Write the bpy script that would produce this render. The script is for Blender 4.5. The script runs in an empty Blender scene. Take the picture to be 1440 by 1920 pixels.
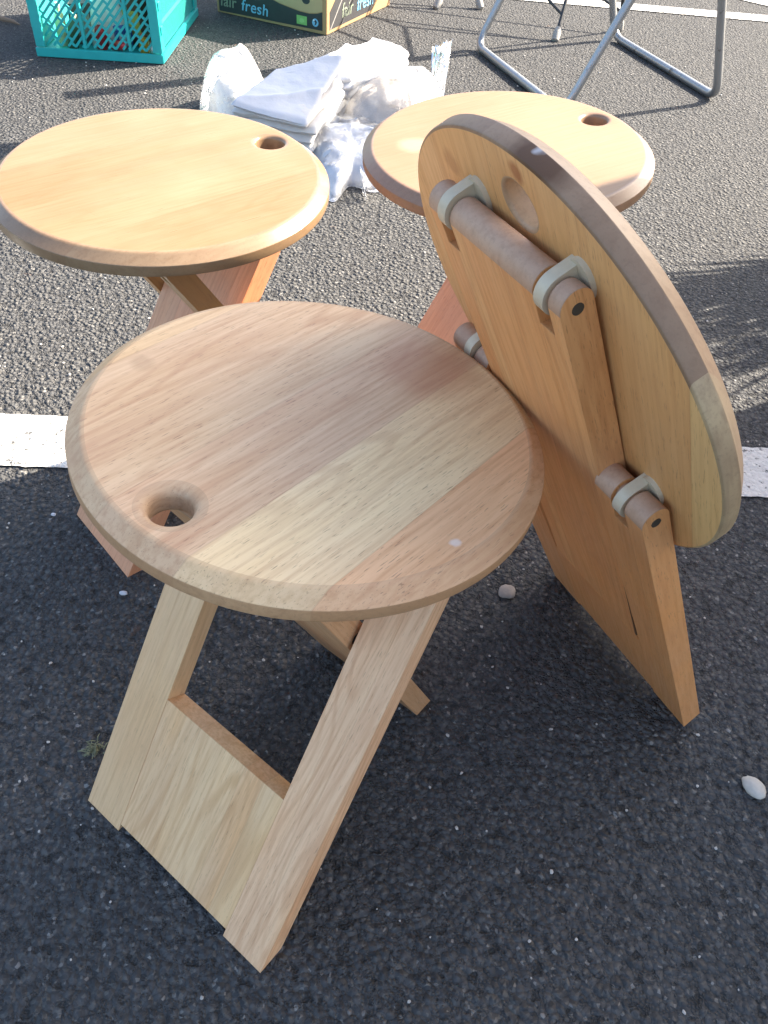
import bpy, bmesh, math, random
from mathutils import Vector, Matrix, noise
random.seed(7)
S = bpy.context.scene
COL = S.collection
R = math.radians

# ------------------------------------------------------------------ camera, sky, sun, exposure
cam_d = bpy.data.cameras.new('camera'); cam = bpy.data.objects.new('camera', cam_d); COL.objects.link(cam)
PITCH, ROLL, HC = 0.791505, 0.073747, 0.866105
fw = Vector((0, math.cos(PITCH), -math.sin(PITCH))); r0 = Vector((1, 0, 0)); u0 = Vector((0, math.sin(PITCH), math.cos(PITCH)))
rt_ = math.cos(ROLL)*r0 + math.sin(ROLL)*u0; up_ = -math.sin(ROLL)*r0 + math.cos(ROLL)*u0
cam.matrix_world = Matrix(((rt_.x, up_.x, -fw.x, 0), (rt_.y, up_.y, -fw.y, 0), (rt_.z, up_.z, -fw.z, HC), (0, 0, 0, 1)))
cam_d.sensor_width = 36; cam_d.lens = 1530.82/1920*36; cam_d.clip_start = 0.02; cam_d.clip_end = 300
S.camera = cam

SUN_EL, SUN_AZ = R(35), math.atan2(.86, .51)           # azimuth measured from +Y towards +X
w = bpy.data.worlds.new('World'); S.world = w; w.use_nodes = True
wn = w.node_tree; bg = wn.nodes['Background']
sky = wn.nodes.new('ShaderNodeTexSky'); sky.sky_type = 'NISHITA'; sky.sun_disc = False
sky.sun_elevation = SUN_EL; sky.sun_rotation = SUN_AZ; sky.air_density = 1.0; sky.dust_density = 3.0; sky.ozone_density = 0.6
wn.links.new(sky.outputs[0], bg.inputs[0]); bg.inputs[1].default_value = 0.110
sd = bpy.data.lights.new('sun', 'SUN'); sd.energy = 5.0; sd.angle = R(0.5); sd.color = (1.0, .89, .74)
sun = bpy.data.objects.new('sun', sd); COL.objects.link(sun)
TOSUN = Vector((math.sin(SUN_AZ)*math.cos(SUN_EL), math.cos(SUN_AZ)*math.cos(SUN_EL), math.sin(SUN_EL)))
sun.rotation_euler = TOSUN.to_track_quat('Z', 'Y').to_euler(); sun.location = (3, 2, 4)
S.view_settings.view_transform = 'Standard'; S.view_settings.look = 'None'
S.view_settings.exposure = 2.14; S.view_settings.gamma = 1

# ------------------------------------------------------------------ node helper
class NT:
    def __init__(s, name):
        s.m = bpy.data.materials.new(name); s.m.use_nodes = True; s.t = s.m.node_tree
        s.b = s.t.nodes['Principled BSDF']; s.out = s.t.nodes['Material Output']
    def n(s, typ, **kw):
        nd = s.t.nodes.new('ShaderNode'+typ)
        for k, v in kw.items():
            if k.startswith('i_'):
                key = k[2:]
                if key.isdigit(): nd.inputs[int(key)].default_value = v
                else: nd.inputs[key.replace('_', ' ')].default_value = v
            else: setattr(nd, k, v)
        return nd
    def l(s, a, b): s.t.links.new(a, b)
    def plug(s, v, sock):
        if hasattr(v, 'is_linked') or isinstance(v, bpy.types.NodeSocket): s.l(v, sock)
        else: sock.default_value = v
    def math(s, op, a, b=0.0, c=0.0, clamp=False):
        nd = s.n('Math', operation=op, use_clamp=clamp)
        for i, v in enumerate((a, b, c)): s.plug(v, nd.inputs[i])
        return nd.outputs[0]
    def mix(s, f, a, b, blend='MIX'):
        nd = s.n('Mix', data_type='RGBA', blend_type=blend)
        s.plug(f, nd.inputs[0])
        for v, i in ((a, 6), (b, 7)):
            if isinstance(v, tuple): nd.inputs[i].default_value = (*v[:3], 1)
            else: s.l(v, nd.inputs[i])
        return nd.outputs[2]
    def coord(s, scale=(1, 1, 1), loc=(0, 0, 0), rnd=False):
        tc = s.n('TexCoord'); mp = s.n('Mapping'); mp.inputs['Scale'].default_value = scale; mp.inputs['Location'].default_value = loc
        s.l(tc.outputs['Object'], mp.inputs[0]); return mp.outputs[0]
    def noise(s, vec, scale=1, detail=4, rough=.5, dist=0):
        nd = s.n('TexNoise'); nd.inputs['Scale'].default_value = scale; nd.inputs['Detail'].default_value = detail
        nd.inputs['Roughness'].default_value = rough; nd.inputs['Distortion'].default_value = dist
        s.l(vec, nd.inputs['Vector']); return nd.outputs['Fac']
    def ramp(s, f, stops, interp='LINEAR'):
        nd = s.n('ValToRGB'); cr = nd.color_ramp; cr.interpolation = interp
        while len(cr.elements) < len(stops): cr.elements.new(.5)
        for e, (p, c) in zip(cr.elements, stops):
            e.position = p; e.color = (c, c, c, 1) if isinstance(c, (int, float)) else (*c[:3], 1)
        s.l(f, nd.inputs[0]); return nd.outputs[0]
    def bump(s, h, strength=.3, dist=.001, normal=None):
        nd = s.n('Bump'); nd.inputs['Strength'].default_value = strength; nd.inputs['Distance'].default_value = dist
        s.l(h, nd.inputs['Height'])
        if normal is not None: s.l(normal, nd.inputs['Normal'])
        return nd.outputs[0]

def plain(name, col, rough=.5, metal=0, var=.12, nscale=40, bump=0, spec=.5):
    t = NT(name); v = t.coord()
    f = t.noise(v, nscale, 4, .6)
    c = t.mix(f, tuple(x*(1-var) for x in col), tuple(min(1, x*(1+var)) for x in col))
    t.l(c, t.b.inputs['Base Color']); t.b.inputs['Roughness'].default_value = rough; t.b.inputs['Metallic'].default_value = metal
    t.b.inputs['Specular IOR Level'].default_value = spec
    if bump: t.l(t.bump(f, bump, .002), t.b.inputs['Normal'])
    return t.m

def wood(name, planks, seed=0.0, contrast=1.0, rough=.4, pore=.55, knots_and_sheen=(), round_=.0012, tint=(.30, .14, .07), pale=(.86, .70, .47)):
    """grain along local X, boards side by side along local Y. planks: [(y_start, colour)] from -0.2 upward"""
    t = NT(name)
    tc = t.n('TexCoord'); sp = t.n('SeparateXYZ'); t.l(tc.outputs['Object'], sp.inputs[0])
    x, y, z = sp.outputs
    yn = t.math('MULTIPLY_ADD', y, 2.5, .5)                      # -0.2..0.2 -> 0..1
    stops = [(max(0, p*2.5+.5), c) for p, c in planks]
    base = t.ramp(yn, stops, 'CONSTANT')
    pid = t.ramp(yn, [(p, (i*0.137+.1) % 1.0) for i, (p, c) in enumerate(stops)], 'CONSTANT')
    off = t.math('MULTIPLY_ADD', pid, 7.3, seed)
    slant = t.math('MULTIPLY_ADD', x, 0.04, y)
    cb = t.n('CombineXYZ'); t.l(t.math('ADD', x, off), cb.inputs[0]); t.l(t.math('ADD', slant, off), cb.inputs[1]); t.l(z, cb.inputs[2])
    def st(sx, sy, sz):
        m = t.n('Mapping'); m.inputs['Scale'].default_value = (sx, sy, sz); t.l(cb.outputs[0], m.inputs[0]); return m.outputs[0]
    bands = t.noise(st(3.0, 24, 24), 1, 3, .55, .4)
    streak = t.noise(st(11, 260, 260), 1, 4, .62, .1)            # fine grain lines
    low = t.noise(st(2.6, 13, 13), 1, 1.2, .45, .25)             # growth rings: contour lines of a slow stretched field
    ring = t.math('SINE', t.math('MULTIPLY_ADD', low, 88, t.math('MULTIPLY', streak, 2.0)))
    rmask = t.ramp(t.noise(st(3.1, 10, 10), 1, 2, .5), [(.40, 0.05), (.62, 1.0)])
    pores = t.noise(st(85, 1000, 1000), 1, 2, .5)
    pmask = t.ramp(pores, [(0.0, 1.0), (.31, .9), (.385, 0.0)])
    patch = t.noise(st(9, 14, 14), 1, 3, .6)
    pmask = t.math('MULTIPLY', pmask, t.ramp(patch, [(.35, .30), (.65, 1.0)]))
    light = t.mix(.34*contrast, base, pale)
    dark = t.mix(.42*contrast, base, tint)
    c = t.mix(t.ramp(bands, [(.30, 1.0), (.5, .3), (.70, 0.0)]), light, base)
    c = t.mix(t.ramp(bands, [(.52, 0.0), (.72, .34)]), c, dark)
    c = t.mix(t.ramp(streak, [(.43, 0.0), (.66, .62)]), c, dark)
    c = t.mix(t.math('MULTIPLY', t.math('MULTIPLY', t.ramp(ring, [(.25, 0.0), (1.0, 1.0)]), rmask), .52*contrast), c, dark)
    c = t.mix(t.math('MULTIPLY', pmask, pore), c, tuple(k*.5 for k in tint))
    seam = t.math('SUBTRACT', t.ramp(t.math('ADD', yn, .0016), [(max(0, p), 1.0 if i % 2 else 0.0) for i, (p, c_) in enumerate(stops)], 'CONSTANT'), t.ramp(t.math('SUBTRACT', yn, .0016), [(max(0, p), 1.0 if i % 2 else 0.0) for i, (p, c_) in enumerate(stops)], 'CONSTANT'))
    c = t.mix(t.math('MULTIPLY', t.math('ABSOLUTE', seam), .14), c, tuple(k*.6 for k in tint))   # glue lines
    blot = t.noise(t.coord((7, 7, 7), (seed, 3, 1)), 1, 4, .6)
    c = t.mix(t.ramp(blot, [(.35, .16), (.62, 0.0)]), c, (.52, .30, .20))
    for (kx, ky, kr, kc, ks) in knots_and_sheen:                           # knots, stains, scuffs and painted sheen at fixed spots: x, y, radius, colour, strength
        vd = t.n('VectorMath', operation='DISTANCE'); cc = t.n('CombineXYZ'); t.l(x, cc.inputs[0]); t.l(y, cc.inputs[1])
        wob = t.n('Mix', data_type='VECTOR'); wob.inputs[0].default_value = .012
        nz = t.n('TexNoise'); nz.inputs['Scale'].default_value = 45; nz.inputs['Detail'].default_value = 4; t.l(tc.outputs['Object'], nz.inputs['Vector'])
        t.l(cc.outputs[0], wob.inputs[4]); t.l(nz.outputs['Color'], wob.inputs[5])
        t.l(wob.outputs[1], vd.inputs[0]); vd.inputs[1].default_value = (kx*.988+.006, ky*.988+.006, .006)
        zz = t.math('SUBTRACT', 1.0, t.math('DIVIDE', vd.outputs['Value'], kr), clamp=True)
        c = t.mix(t.math('MULTIPLY', t.math('MULTIPLY', zz, 2.0, clamp=True), ks), c, kc)
    t.l(c, t.b.inputs['Base Color'])
    t.l(t.ramp(streak, [(.3, rough-.05), (.7, rough+.12)]), t.b.inputs['Roughness'])
    t.b.inputs['Specular IOR Level'].default_value = .38
    bv = t.n('Bevel', samples=4); bv.inputs[0].default_value = round_
    h = t.math('SUBTRACT', t.math('MULTIPLY', streak, .25), pmask)
    t.l(t.bump(h, .22, .0006, bv.outputs[0]), t.b.inputs['Normal'])
    return t.m

def endwood(name, col, seed=0.0, rough=.5, marks=(), planks=((-.2, (1.05, 1.06, 1.06)), (-.09, (.95, .89, .86)), (.041, (1.04, 1.02, 1.0)), (.119, (.96, .88, .82)))):
    """rounded-over rim: long grain on the flanks, end grain fore and aft, board joints carried round from the top"""
    t = NT(name); v = t.coord((1, 1, 1), (seed, seed, 0))
    tc = t.n('TexCoord'); sx = t.n('SeparateXYZ'); t.l(tc.outputs['Object'], sx.inputs[0])
    pid = t.ramp(t.math('MULTIPLY_ADD', sx.outputs[1], 2.5, .5), [(max(0, p*2.5+.5), tuple(k*f for k, f in zip(col, m_))) for p, m_ in planks], 'CONSTANT')
    a = t.noise(v, 420, 3, .6); b = t.noise(v, 9, 3, .6); c3 = t.noise(t.coord((5, 160, 160), (seed, 0, 0)), 1, 5, .65)
    c = t.mix(t.ramp(b, [(.38, 0.0), (.62, .6)]), pid, tuple(k*f for k, f in zip(col, (.80, .76, .74))))
    c = t.mix(t.ramp(c3, [(.45, 0.0), (.7, .4)]), c, tuple(k*f for k, f in zip(col, (.62, .52, .45))))
    c = t.mix(t.ramp(a, [(.34, .22), (.46, 0.0)]), c, tuple(k*.5 for k in col))
    tc = t.n('TexCoord')
    for (p, kr, kc, ks) in marks:
        vd = t.n('VectorMath', operation='DISTANCE'); nz = t.n('TexNoise'); nz.inputs['Scale'].default_value = 60; t.l(tc.outputs['Object'], nz.inputs['Vector'])
        wob = t.n('Mix', data_type='VECTOR'); wob.inputs[0].default_value = .016
        t.l(tc.outputs['Object'], wob.inputs[4]); t.l(nz.outputs['Color'], wob.inputs[5]); t.l(wob.outputs[1], vd.inputs[0])
        vd.inputs[1].default_value = tuple(q*.984+.008 for q in p)
        zz = t.math('SUBTRACT', 1.0, t.math('DIVIDE', vd.outputs['Value'], kr), clamp=True)
        c = t.mix(t.math('MULTIPLY', t.math('MULTIPLY', zz, 2.0, clamp=True), ks), c, kc)
    t.l(c, t.b.inputs['Base Color']); t.b.inputs['Roughness'].default_value = rough
    bv = t.n('Bevel', samples=4); bv.inputs[0].default_value = .0015
    t.l(t.bump(a, .12, .0006, bv.outputs[0]), t.b.inputs['Normal'])
    return t.m

def asphalt_nodes(t):
    v = t.coord()
    wv = t.n('TexNoise'); wv.inputs['Scale'].default_value = 60; t.l(v, wv.inputs['Vector'])
    wm = t.n('Mix', data_type='VECTOR'); wm.inputs[0].default_value = .006; t.l(v, wm.inputs[4]); t.l(wv.outputs['Color'], wm.inputs[5])
    vv = wm.outputs[1]
    def vor(scale, feat='F1', rnd=1.0):
        n = t.n('TexVoronoi', feature=feat); n.inputs['Scale'].default_value = scale; n.inputs['Randomness'].default_value = rnd; t.l(vv, n.inputs['Vector']); return n
    a = vor(112); b = vor(280); c = vor(45)
    ha = t.math('SUBTRACT', 1.0, t.math('MULTIPLY', a.outputs['Distance'], 1.25), clamp=True)
    hb = t.math('SUBTRACT', 1.0, t.math('MULTIPLY', b.outputs['Distance'], 1.25), clamp=True)
    sa = t.n('SeparateColor'); t.l(a.outputs['Color'], sa.inputs[0]); sb = t.n('SeparateColor'); t.l(b.outputs['Color'], sb.inputs[0])
    sc = t.n('SeparateColor'); t.l(c.outputs['Color'], sc.inputs[0])
    ha2 = t.math('MULTIPLY', ha, t.math('MULTIPLY_ADD', sa.outputs[0], .8, .35))
    hb2 = t.math('MULTIPLY', hb, t.math('MULTIPLY_ADD', sb.outputs[0], .5, .2))
    h = t.math('MAXIMUM', ha2, hb2)
    lump = t.noise(v, 22, 4, .6)
    pit = t.noise(v, 70, 3, .6)
    h = t.math('ADD', t.math('ADD', h, t.math('MULTIPLY', lump, .35)), t.math('MULTIPLY', t.ramp(pit, [(.34, -1.0), (.46, 0.0)]), .0))
    pitm = t.ramp(pit, [(.30, 1.0), (.42, 0.0)])
    h = t.math('SUBTRACT', h, t.math('MULTIPLY', pitm, .55))
    return v, h, ha, hb, sa, sb, sc, lump, pitm

def asphalt_mat(name, paint=None):
    t = NT(name)
    v, h, ha, hb, sa, sb, sc, lump, pitm = asphalt_nodes(t)
    stone = t.ramp(sa.outputs[1], [(0, (.052, .0535, .058)), (.40, (.070, .0715, .075)), (.70, (.096, .0955, .094)), (.92, (.130, .126, .118)), (.99, (.19, .182, .168))])
    fines = t.ramp(sb.outputs[1], [(0, (.051, .053, .057)), (.7, (.088, .089, .090)), (.97, (.128, .124, .116)), (.996, (.26, .25, .235))])
    c = t.mix(t.ramp(t.math('SUBTRACT', ha, hb), [(.45, 0.0), (.6, 1.0)]), fines, stone)
    c = t.mix(t.ramp(h, [(.12, .8), (.5, 0.0)]), c, (.030, .030, .031))
    c = t.mix(t.ramp(t.noise(v, 3.1, 5, .6), [(.35, .0), (.7, .28)]), c, (.075, .074, .073))
    rust = t.ramp(t.noise(v, 14, 3, .5), [(.72, 0.0), (.78, .5)])
    c = t.mix(rust, c, (.15, .07, .035))
    rough = .92; bs = .9
    if paint:
        mask = t.noise(v, 75, 6, .75); m2 = t.noise(v, 7, 4, .65)
        worn = t.math('ADD', t.math('MULTIPLY', mask, 1.0), t.math('MULTIPLY', m2, paint))
        worn = t.math('ADD', worn, t.math('MULTIPLY', t.math('SUBTRACT', 1.0, h), .05))
        pm = t.ramp(worn, [(.585+paint*.5, 1.0), (.655+paint*.5, 0.0)])
        pc = t.mix(t.noise(v, 120, 4, .6), (.47, .46, .435), (.64, .63, .60))
        c = t.mix(pm, c, pc)
        nh = t.mix(.55, h, h); bs = .55
    t.l(c, t.b.inputs['Base Color']); t.b.inputs['Roughness'].default_value = rough
    t.b.inputs['Specular IOR Level'].default_value = .22
    t.l(t.bump(h, 1.0 if not paint else bs, .0100 if not paint else .007), t.b.inputs['Normal'])
    return t.m

def cloth_mat(name, col, rough=.85, weave=900):
    t = NT(name); v = t.coord()
    f = t.noise(v, 14, 4, .6); g = t.noise(v, weave, 2, .5)
    t.l(t.mix(t.ramp(f, [(.3, 0.0), (.7, 1.0)]), tuple(k*.93 for k in col), col), t.b.inputs['Base Color'])
    t.b.inputs['Roughness'].default_value = rough
    t.b.inputs['Sheen Weight'].default_value = .2
    h = t.math('ADD', t.math('MULTIPLY', t.noise(v, 30, 4, .6), 1.0), t.math('MULTIPLY', g, .05))
    t.l(t.bump(h, .35, .006), t.b.inputs['Normal'])
    return t.m

def film_mat(name, opaque=.35):
    t = NT(name); v = t.coord()
    tr = t.n('BsdfTransparent'); tr.inputs[0].default_value = (.97, .98, 1, 1)
    gl = t.n('BsdfGlossy'); gl.inputs['Roughness'].default_value = .24; gl.inputs[0].default_value = (1, 1, 1, 1)
    df = t.n('BsdfDiffuse'); df.inputs[0].default_value = (.85, .86, .87, 1)
    cr = t.n('TexVoronoi', feature='DISTANCE_TO_EDGE'); cr.inputs['Scale'].default_value = 13; t.l(v, cr.inputs['Vector'])
    h = t.math('ADD', t.noise(v, 13, 4, .55, 1.2), t.math('MULTIPLY', t.ramp(cr.outputs['Distance'], [(0, 1.0), (.12, 0.0)]), .35))
    nb = t.bump(h, .45, .014)
    t.l(nb, gl.inputs['Normal']); t.l(nb, df.inputs['Normal'])
    lw = t.n('LayerWeight'); lw.inputs[0].default_value = .35; t.l(nb, lw.inputs['Normal'])
    m1 = t.n('MixShader'); t.plug(t.math('MULTIPLY_ADD', t.noise(v, 18, 4, .6), .35, opaque-.15), m1.inputs[0]); t.l(tr.outputs[0], m1.inputs[1]); t.l(df.outputs[0], m1.inputs[2])
    m2 = t.n('MixShader'); t.plug(t.math('MULTIPLY_ADD', lw.outputs['Fresnel'], .75, .06, clamp=True), m2.inputs[0])
    t.l(m1.outputs[0], m2.inputs[1]); t.l(gl.outputs[0], m2.inputs[2]); t.l(m2.outputs[0], t.out.inputs[0])
    return t.m

# ------------------------------------------------------------------ object helpers
def setp(o, label=None, cat=None, group=None, kind=None):
    if label: o['label'] = label
    if cat: o['category'] = cat
    if group: o['group'] = group
    if kind: o['kind'] = kind
    return o

def thing(name, loc, label, cat, group=None):
    o = bpy.data.objects.new(name, None); COL.objects.link(o); o.location = loc; o.empty_display_size = .05
    return setp(o, label, cat, group)

def absm(o):
    m = Matrix.Translation(o.location) if o.type == 'EMPTY' else o.matrix_basis.copy()
    return absm(o.parent) @ m if o.parent else m

def mk(name, bm, mats, parent=None, M=None, smooth=0.0):
    """one mesh object; M places it in the world, parent keeps it there"""
    me = bpy.data.meshes.new(name)
    bmesh.ops.recalc_face_normals(bm, faces=bm.faces)
    bm.to_mesh(me); bm.free()
    for m in (mats if isinstance(mats, (list, tuple)) else [mats]): me.materials.append(m)
    if smooth:
        me.polygons.foreach_set('use_smooth', [True]*len(me.polygons))
        if smooth < 170: me.set_sharp_from_angle(angle=R(smooth))
    o = bpy.data.objects.new(name, me); COL.objects.link(o)
    M = M or Matrix.Identity(4)
    if parent:
        o.parent = parent; o.matrix_basis = absm(parent).inverted() @ M
    else: o.matrix_basis = M
    return o

def frame(o, x, y, z):
    return Matrix(((x.x, y.x, z.x, o.x), (x.y, y.y, z.y, o.y), (x.z, y.z, z.z, o.z), (0, 0, 0, 1)))

def lathe(bm, prof, seg=32, M=None, closed=False, mi=0):
    """prof: list of (r, z). returns rings"""
    M = M or Matrix.Identity(4); rings = []
    for r, z in prof:
        if r < 1e-6: rings.append([bm.verts.new(M @ Vector((0, 0, z)))])
        else: rings.append([bm.verts.new(M @ Vector((r*math.cos(2*math.pi*i/seg), r*math.sin(2*math.pi*i/seg), z))) for i in range(seg)])
    for a, b in zip(rings, rings[1:] + ([rings[0]] if closed else [])):
        for i in range(seg):
            j = (i+1) % seg
            q = [a[i % len(a)], a[j % len(a)], b[j % len(b)], b[i % len(b)]]
            q = list(dict.fromkeys(q))
            if len(q) > 2:
                f = bm.faces.new(q); f.material_index = mi
    return rings

def tube(bm, pts, r, seg=12, cap=True):
    pts = [Vector(p) for p in pts]; n = len(pts)
    up = Vector((0, 0, 1)); prev = None; rings = []
    for i, p in enumerate(pts):
        d = (pts[min(i+1, n-1)] - pts[max(i-1, 0)]).normalized()
        if prev is None:
            a = d.cross(up)
            if a.length < .01: a = d.cross(Vector((1, 0, 0)))
            a.normalize()
        else:
            a = (prev - d*prev.dot(d)).normalized()
        prev = a; b = d.cross(a)
        rr = r[i] if isinstance(r, (list, tuple)) else r
        rings.append([bm.verts.new(p + rr*(math.cos(2*math.pi*k/seg)*a + math.sin(2*math.pi*k/seg)*b)) for k in range(seg)])
    for A, B in zip(rings, rings[1:]):
        for k in range(seg): bm.faces.new((A[k], A[(k+1) % seg], B[(k+1) % seg], B[k]))
    if cap: bm.faces.new(rings[0][::-1]); bm.faces.new(rings[-1])

def box(bm, c, x, y, z, mi=0):
    """box from centre c and half-axis vectors x, y, z"""
    c, x, y, z = Vector(c), Vector(x), Vector(y), Vector(z)
    v = [bm.verts.new(c + sx*x + sy*y + sz*z) for sx in (-1, 1) for sy in (-1, 1) for sz in (-1, 1)]
    for f in ((0, 1, 3, 2), (4, 6, 7, 5), (0, 4, 5, 1), (2, 3, 7, 6), (0, 2, 6, 4), (1, 5, 7, 3)):
        fc = bm.faces.new([v[i] for i in f]); fc.material_index = mi

def prism(bm, poly, axis, o, ex, ey, d0, d1, cap0=True, cap1=True):
    """extrude a 2-D polygon (in ex, ey) along axis from d0 to d1"""
    a = [bm.verts.new(o + p[0]*ex + p[1]*ey + d0*axis) for p in poly]
    b = [bm.verts.new(o + p[0]*ex + p[1]*ey + d1*axis) for p in poly]
    n = len(poly)
    for i in range(n): bm.faces.new((a[i], a[(i+1) % n], b[(i+1) % n], b[i]))
    if cap0: bm.faces.new(a[::-1])
    if cap1: bm.faces.new(b)

# ------------------------------------------------------------------ ground
ASPH = asphalt_mat('asphalt'); PAINT = asphalt_mat('worn_white_paint', .22)
bm = bmesh.new()
v = [bm.verts.new(p) for p in ((-60, -60, 0), (60, -60, 0), (60, 60, 0), (-60, 60, 0))]; bm.faces.new(v)
setp(mk('asphalt_ground', bm, ASPH), kind='structure')

def stripe(name, pa, pb, pc, pd):
    """painted line with ragged edges: pa-pb lower edge, pd-pc upper edge"""
    bm = bmesh.new(); n = 700; lo = []; hi = []
    for i in range(n+1):
        t = i/n; a = Vector((*pa, 0)).lerp(Vector((*pb, 0)), t); d = Vector((*pd, 0)).lerp(Vector((*pc, 0)), t)
        j1 = noise.fractal(Vector((a.x*70, 0, 3)), 1, 2, 3)*.0028; j2 = noise.fractal(Vector((a.x*70, 9, 1)), 1, 2, 3)*.0028
        lo.append(bm.verts.new((a.x, a.y+j1, .003))); hi.append(bm.verts.new((d.x, d.y+j2, .003)))
    for i in range(n): bm.faces.new((lo[i], lo[i+1], hi[i+1], hi[i]))
    return setp(mk(name, bm, PAINT), kind='structure')
stripe('road_marking', (-4, .733), (4, 1.106), (4, 1.221), (-4, .861))
stripe('road_marking', (-.3, 3.830), (4, 3.600), (4, 3.707), (-.3, 3.925))
stripe('road_marking', (1.30, 4.10), (4, 2.05), (4, 2.17), (1.42, 4.13))

# ------------------------------------------------------------------ stools
ST_R, ST_RT, ST_T, ST_D1 = .180, .1685, .0205, .0086        # seat radius, top-face radius, thickness, bevel depth
BT = .024                                                     # board thickness
HX = .140                                                     # finger hole centre
GAP = .0045
ROD_Z = -(ST_T + GAP + BT/2)
E_IN, E_OUT = .1185, -.066                                    # hinge lines of the inner and outer frame on the seat
IN_H, OUT_I, OUT_O = .0750, .0800, .1315

PLASTIC = plain('bracket_plastic', (.56, .47, .335), .42, var=.22, nscale=90, bump=.15)
BOLT = plain('dark_bolt', (.02, .019, .018), .4, .8)
PIN = plain('dowel_pin', (.055, .045, .032), .6)

def seat_bm(ST_T=ST_T, ST_D1=ST_D1, hr=.0165, ro=.0055):
    bm = bmesh.new(); N = 128; zb = -ST_T
    prof = [(ST_R-.0022, zb), (ST_R-.0006, zb+.0008), (ST_R, zb+.0024), (ST_R, -ST_D1),
            (ST_RT+.0022, -.0018), (ST_RT+.0008, -.0006), (ST_RT-.0008, -.0001), (ST_RT-.0024, 0)]
    rings = lathe(bm, prof, N)
    for f in bm.faces: f.material_index = 2 if f.calc_center_median().z > -ST_D1+.0004 else 1
    hp = []
    for k in range(7):
        a = k/6*math.pi/2; hp.append((hr+ro*(1-math.sin(a)), -ro*.8*(1-math.cos(a))))
    hp = [(hr + ro*1.02, 0)] + hp[1:]
    hp += [(hr, -ST_T+.003)] + [(hr+.003*(1-math.cos(k/5*math.pi/2)), -ST_T+.003*(1-math.sin(k/5*math.pi/2))) for k in range(1, 6)]
    hp[-1] = (hp[-1][0], zb)
    n0 = len(bm.faces)
    hrings = lathe(bm, hp, 48, Matrix.Translation((HX, 0, 0)))
    bm.faces.ensure_lookup_table()
    for f in bm.faces[n0:]: f.material_index = 2
    bm.edges.ensure_lookup_table()
    def fill(r1, r2):
        es = []
        for rr in (r1, r2):
            for i in range(len(rr)):
                e = bm.edges.get((rr[i], rr[(i+1) % len(rr)])) or bm.edges.new((rr[i], rr[(i+1) % len(rr)])); es.append(e)
        g = bmesh.ops.triangle_fill(bm, use_beauty=True, edges=es)
        for f in g['geom']:
            if isinstance(f, bmesh.types.BMFace): f.material_index = 0
    fill(rings[-1], hrings[0]); fill(rings[0], hrings[-1])
    return bm

def board_profile(L, top, kcut):
    """(s, w) outline; w = 0 outer face, -BT inner face. top: 'round' | 'notch' | float"""
    p = [(0, 0), (kcut*BT, -BT)]
    cx, cw = L, -BT/2
    if top == 'round':
        for k in range(13):
            a = -math.pi/2 + math.pi*k/12; p.append((cx + BT/2*math.cos(a), cw + BT/2*math.sin(a)))
    elif top == 'notch':
        rc = .0275
        for k in range(9):
            a = math.asin(BT/2/rc); a = math.pi + a - 2*a*k/8
            p.append((cx + rc*math.cos(a), cw + rc*math.sin(a)*-1 if False else cw - rc*math.sin(math.pi-a)*-1 if False else cw + rc*math.sin(a)))
    else: p += [(top, -BT), (top, 0)]
    return p

def strips(bm, L, kcut, segs):
    X, Y, Z = Vector((1, 0, 0)), Vector((0, 1, 0)), Vector((0, 0, 1)); O = Vector()
    for i, (a, b, top) in enumerate(segs):
        c0 = i == 0 or segs[i-1][2] == 'notch'; c1 = i == len(segs)-1 or segs[i+1][2] == 'notch'
        if top == 'notch': c0 = c1 = False
        prism(bm, board_profile(L, top, kcut), Y, O, X, Z, a, b, c0, c1)
    for i, (a, b, top) in enumerate(segs):
        if top == 'notch':
            rr = .0078
            prism(bm, [(L+rr*math.cos(2*math.pi*k/16), -BT/2+rr*math.sin(2*math.pi*k/16)) for k in range(16)], Y, O, X, Z, a-.001, b+.001, False, False)
    for f in bm.faces:                                      # the bare, sanded hinge rod
        if min(v.co.x for v in f.verts) > L-.0095 and max(v.co.x for v in f.verts) > L+.0005: f.material_index = 1
    return bm

def board_frame(F, H, V, Wg, skew=False):
    d = H-F; V = V.normalized()
    if skew: V = (V - d.normalized()*V.dot(d.normalized())).normalized()
    F = F + V*d.dot(V); d = H-F
    e1 = d.normalized(); e2 = V.cross(e1); e2 = e2 if e2.dot(Wg) > 0 else -e2
    L = math.sqrt(d.length_squared - (BT/2)**2); th = math.atan2(BT/2, L)
    Sx = math.cos(th)*e1 + math.sin(th)*e2; Wz = -math.sin(th)*e1 + math.cos(th)*e2
    return frame(F, Sx, Wz.cross(Sx), Wz), L, Sx, Wz

def bracket(seat_M, e, v, root, mat, ST_T=ST_T, name='bracket'):
    """clip over the hinge rod, in seat coordinates"""
    bm = bmesh.new(); X, Y, Z = Vector((1, 0, 0)), Vector((0, 1, 0)), Vector((0, 0, 1))
    ROD_Z = -(ST_T + GAP + BT/2); ro = BT/2 + .0020; zr = ROD_Z; zt = -ST_T + .0004
    poly = [(e+ro, zt), (e-ro, zt)] + [(e + ro*math.cos(a), zr + ro*math.sin(a)) for a in [math.pi + math.pi*k/14 for k in range(15)]]
    prism(bm, poly, Y, Vector(), X, Z, v-.0047, v+.0047)
    fl = [(e+.0015 + .0158*math.cos(2*math.pi*k/24), .0115*math.sin(2*math.pi*k/24)) for k in range(24)]
    prism(bm, fl, Z, Vector((0, v+.005, 0)), X, Y, -ST_T-.0036, -ST_T+.0006)
    bmesh.ops.bevel(bm, geom=[ed for ed in bm.edges if ed.calc_face_angle(0) > .8], offset=.0012, segments=2, affect='EDGES')
    return mk(name, bm, mat, root, seat_M, 50)

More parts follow.
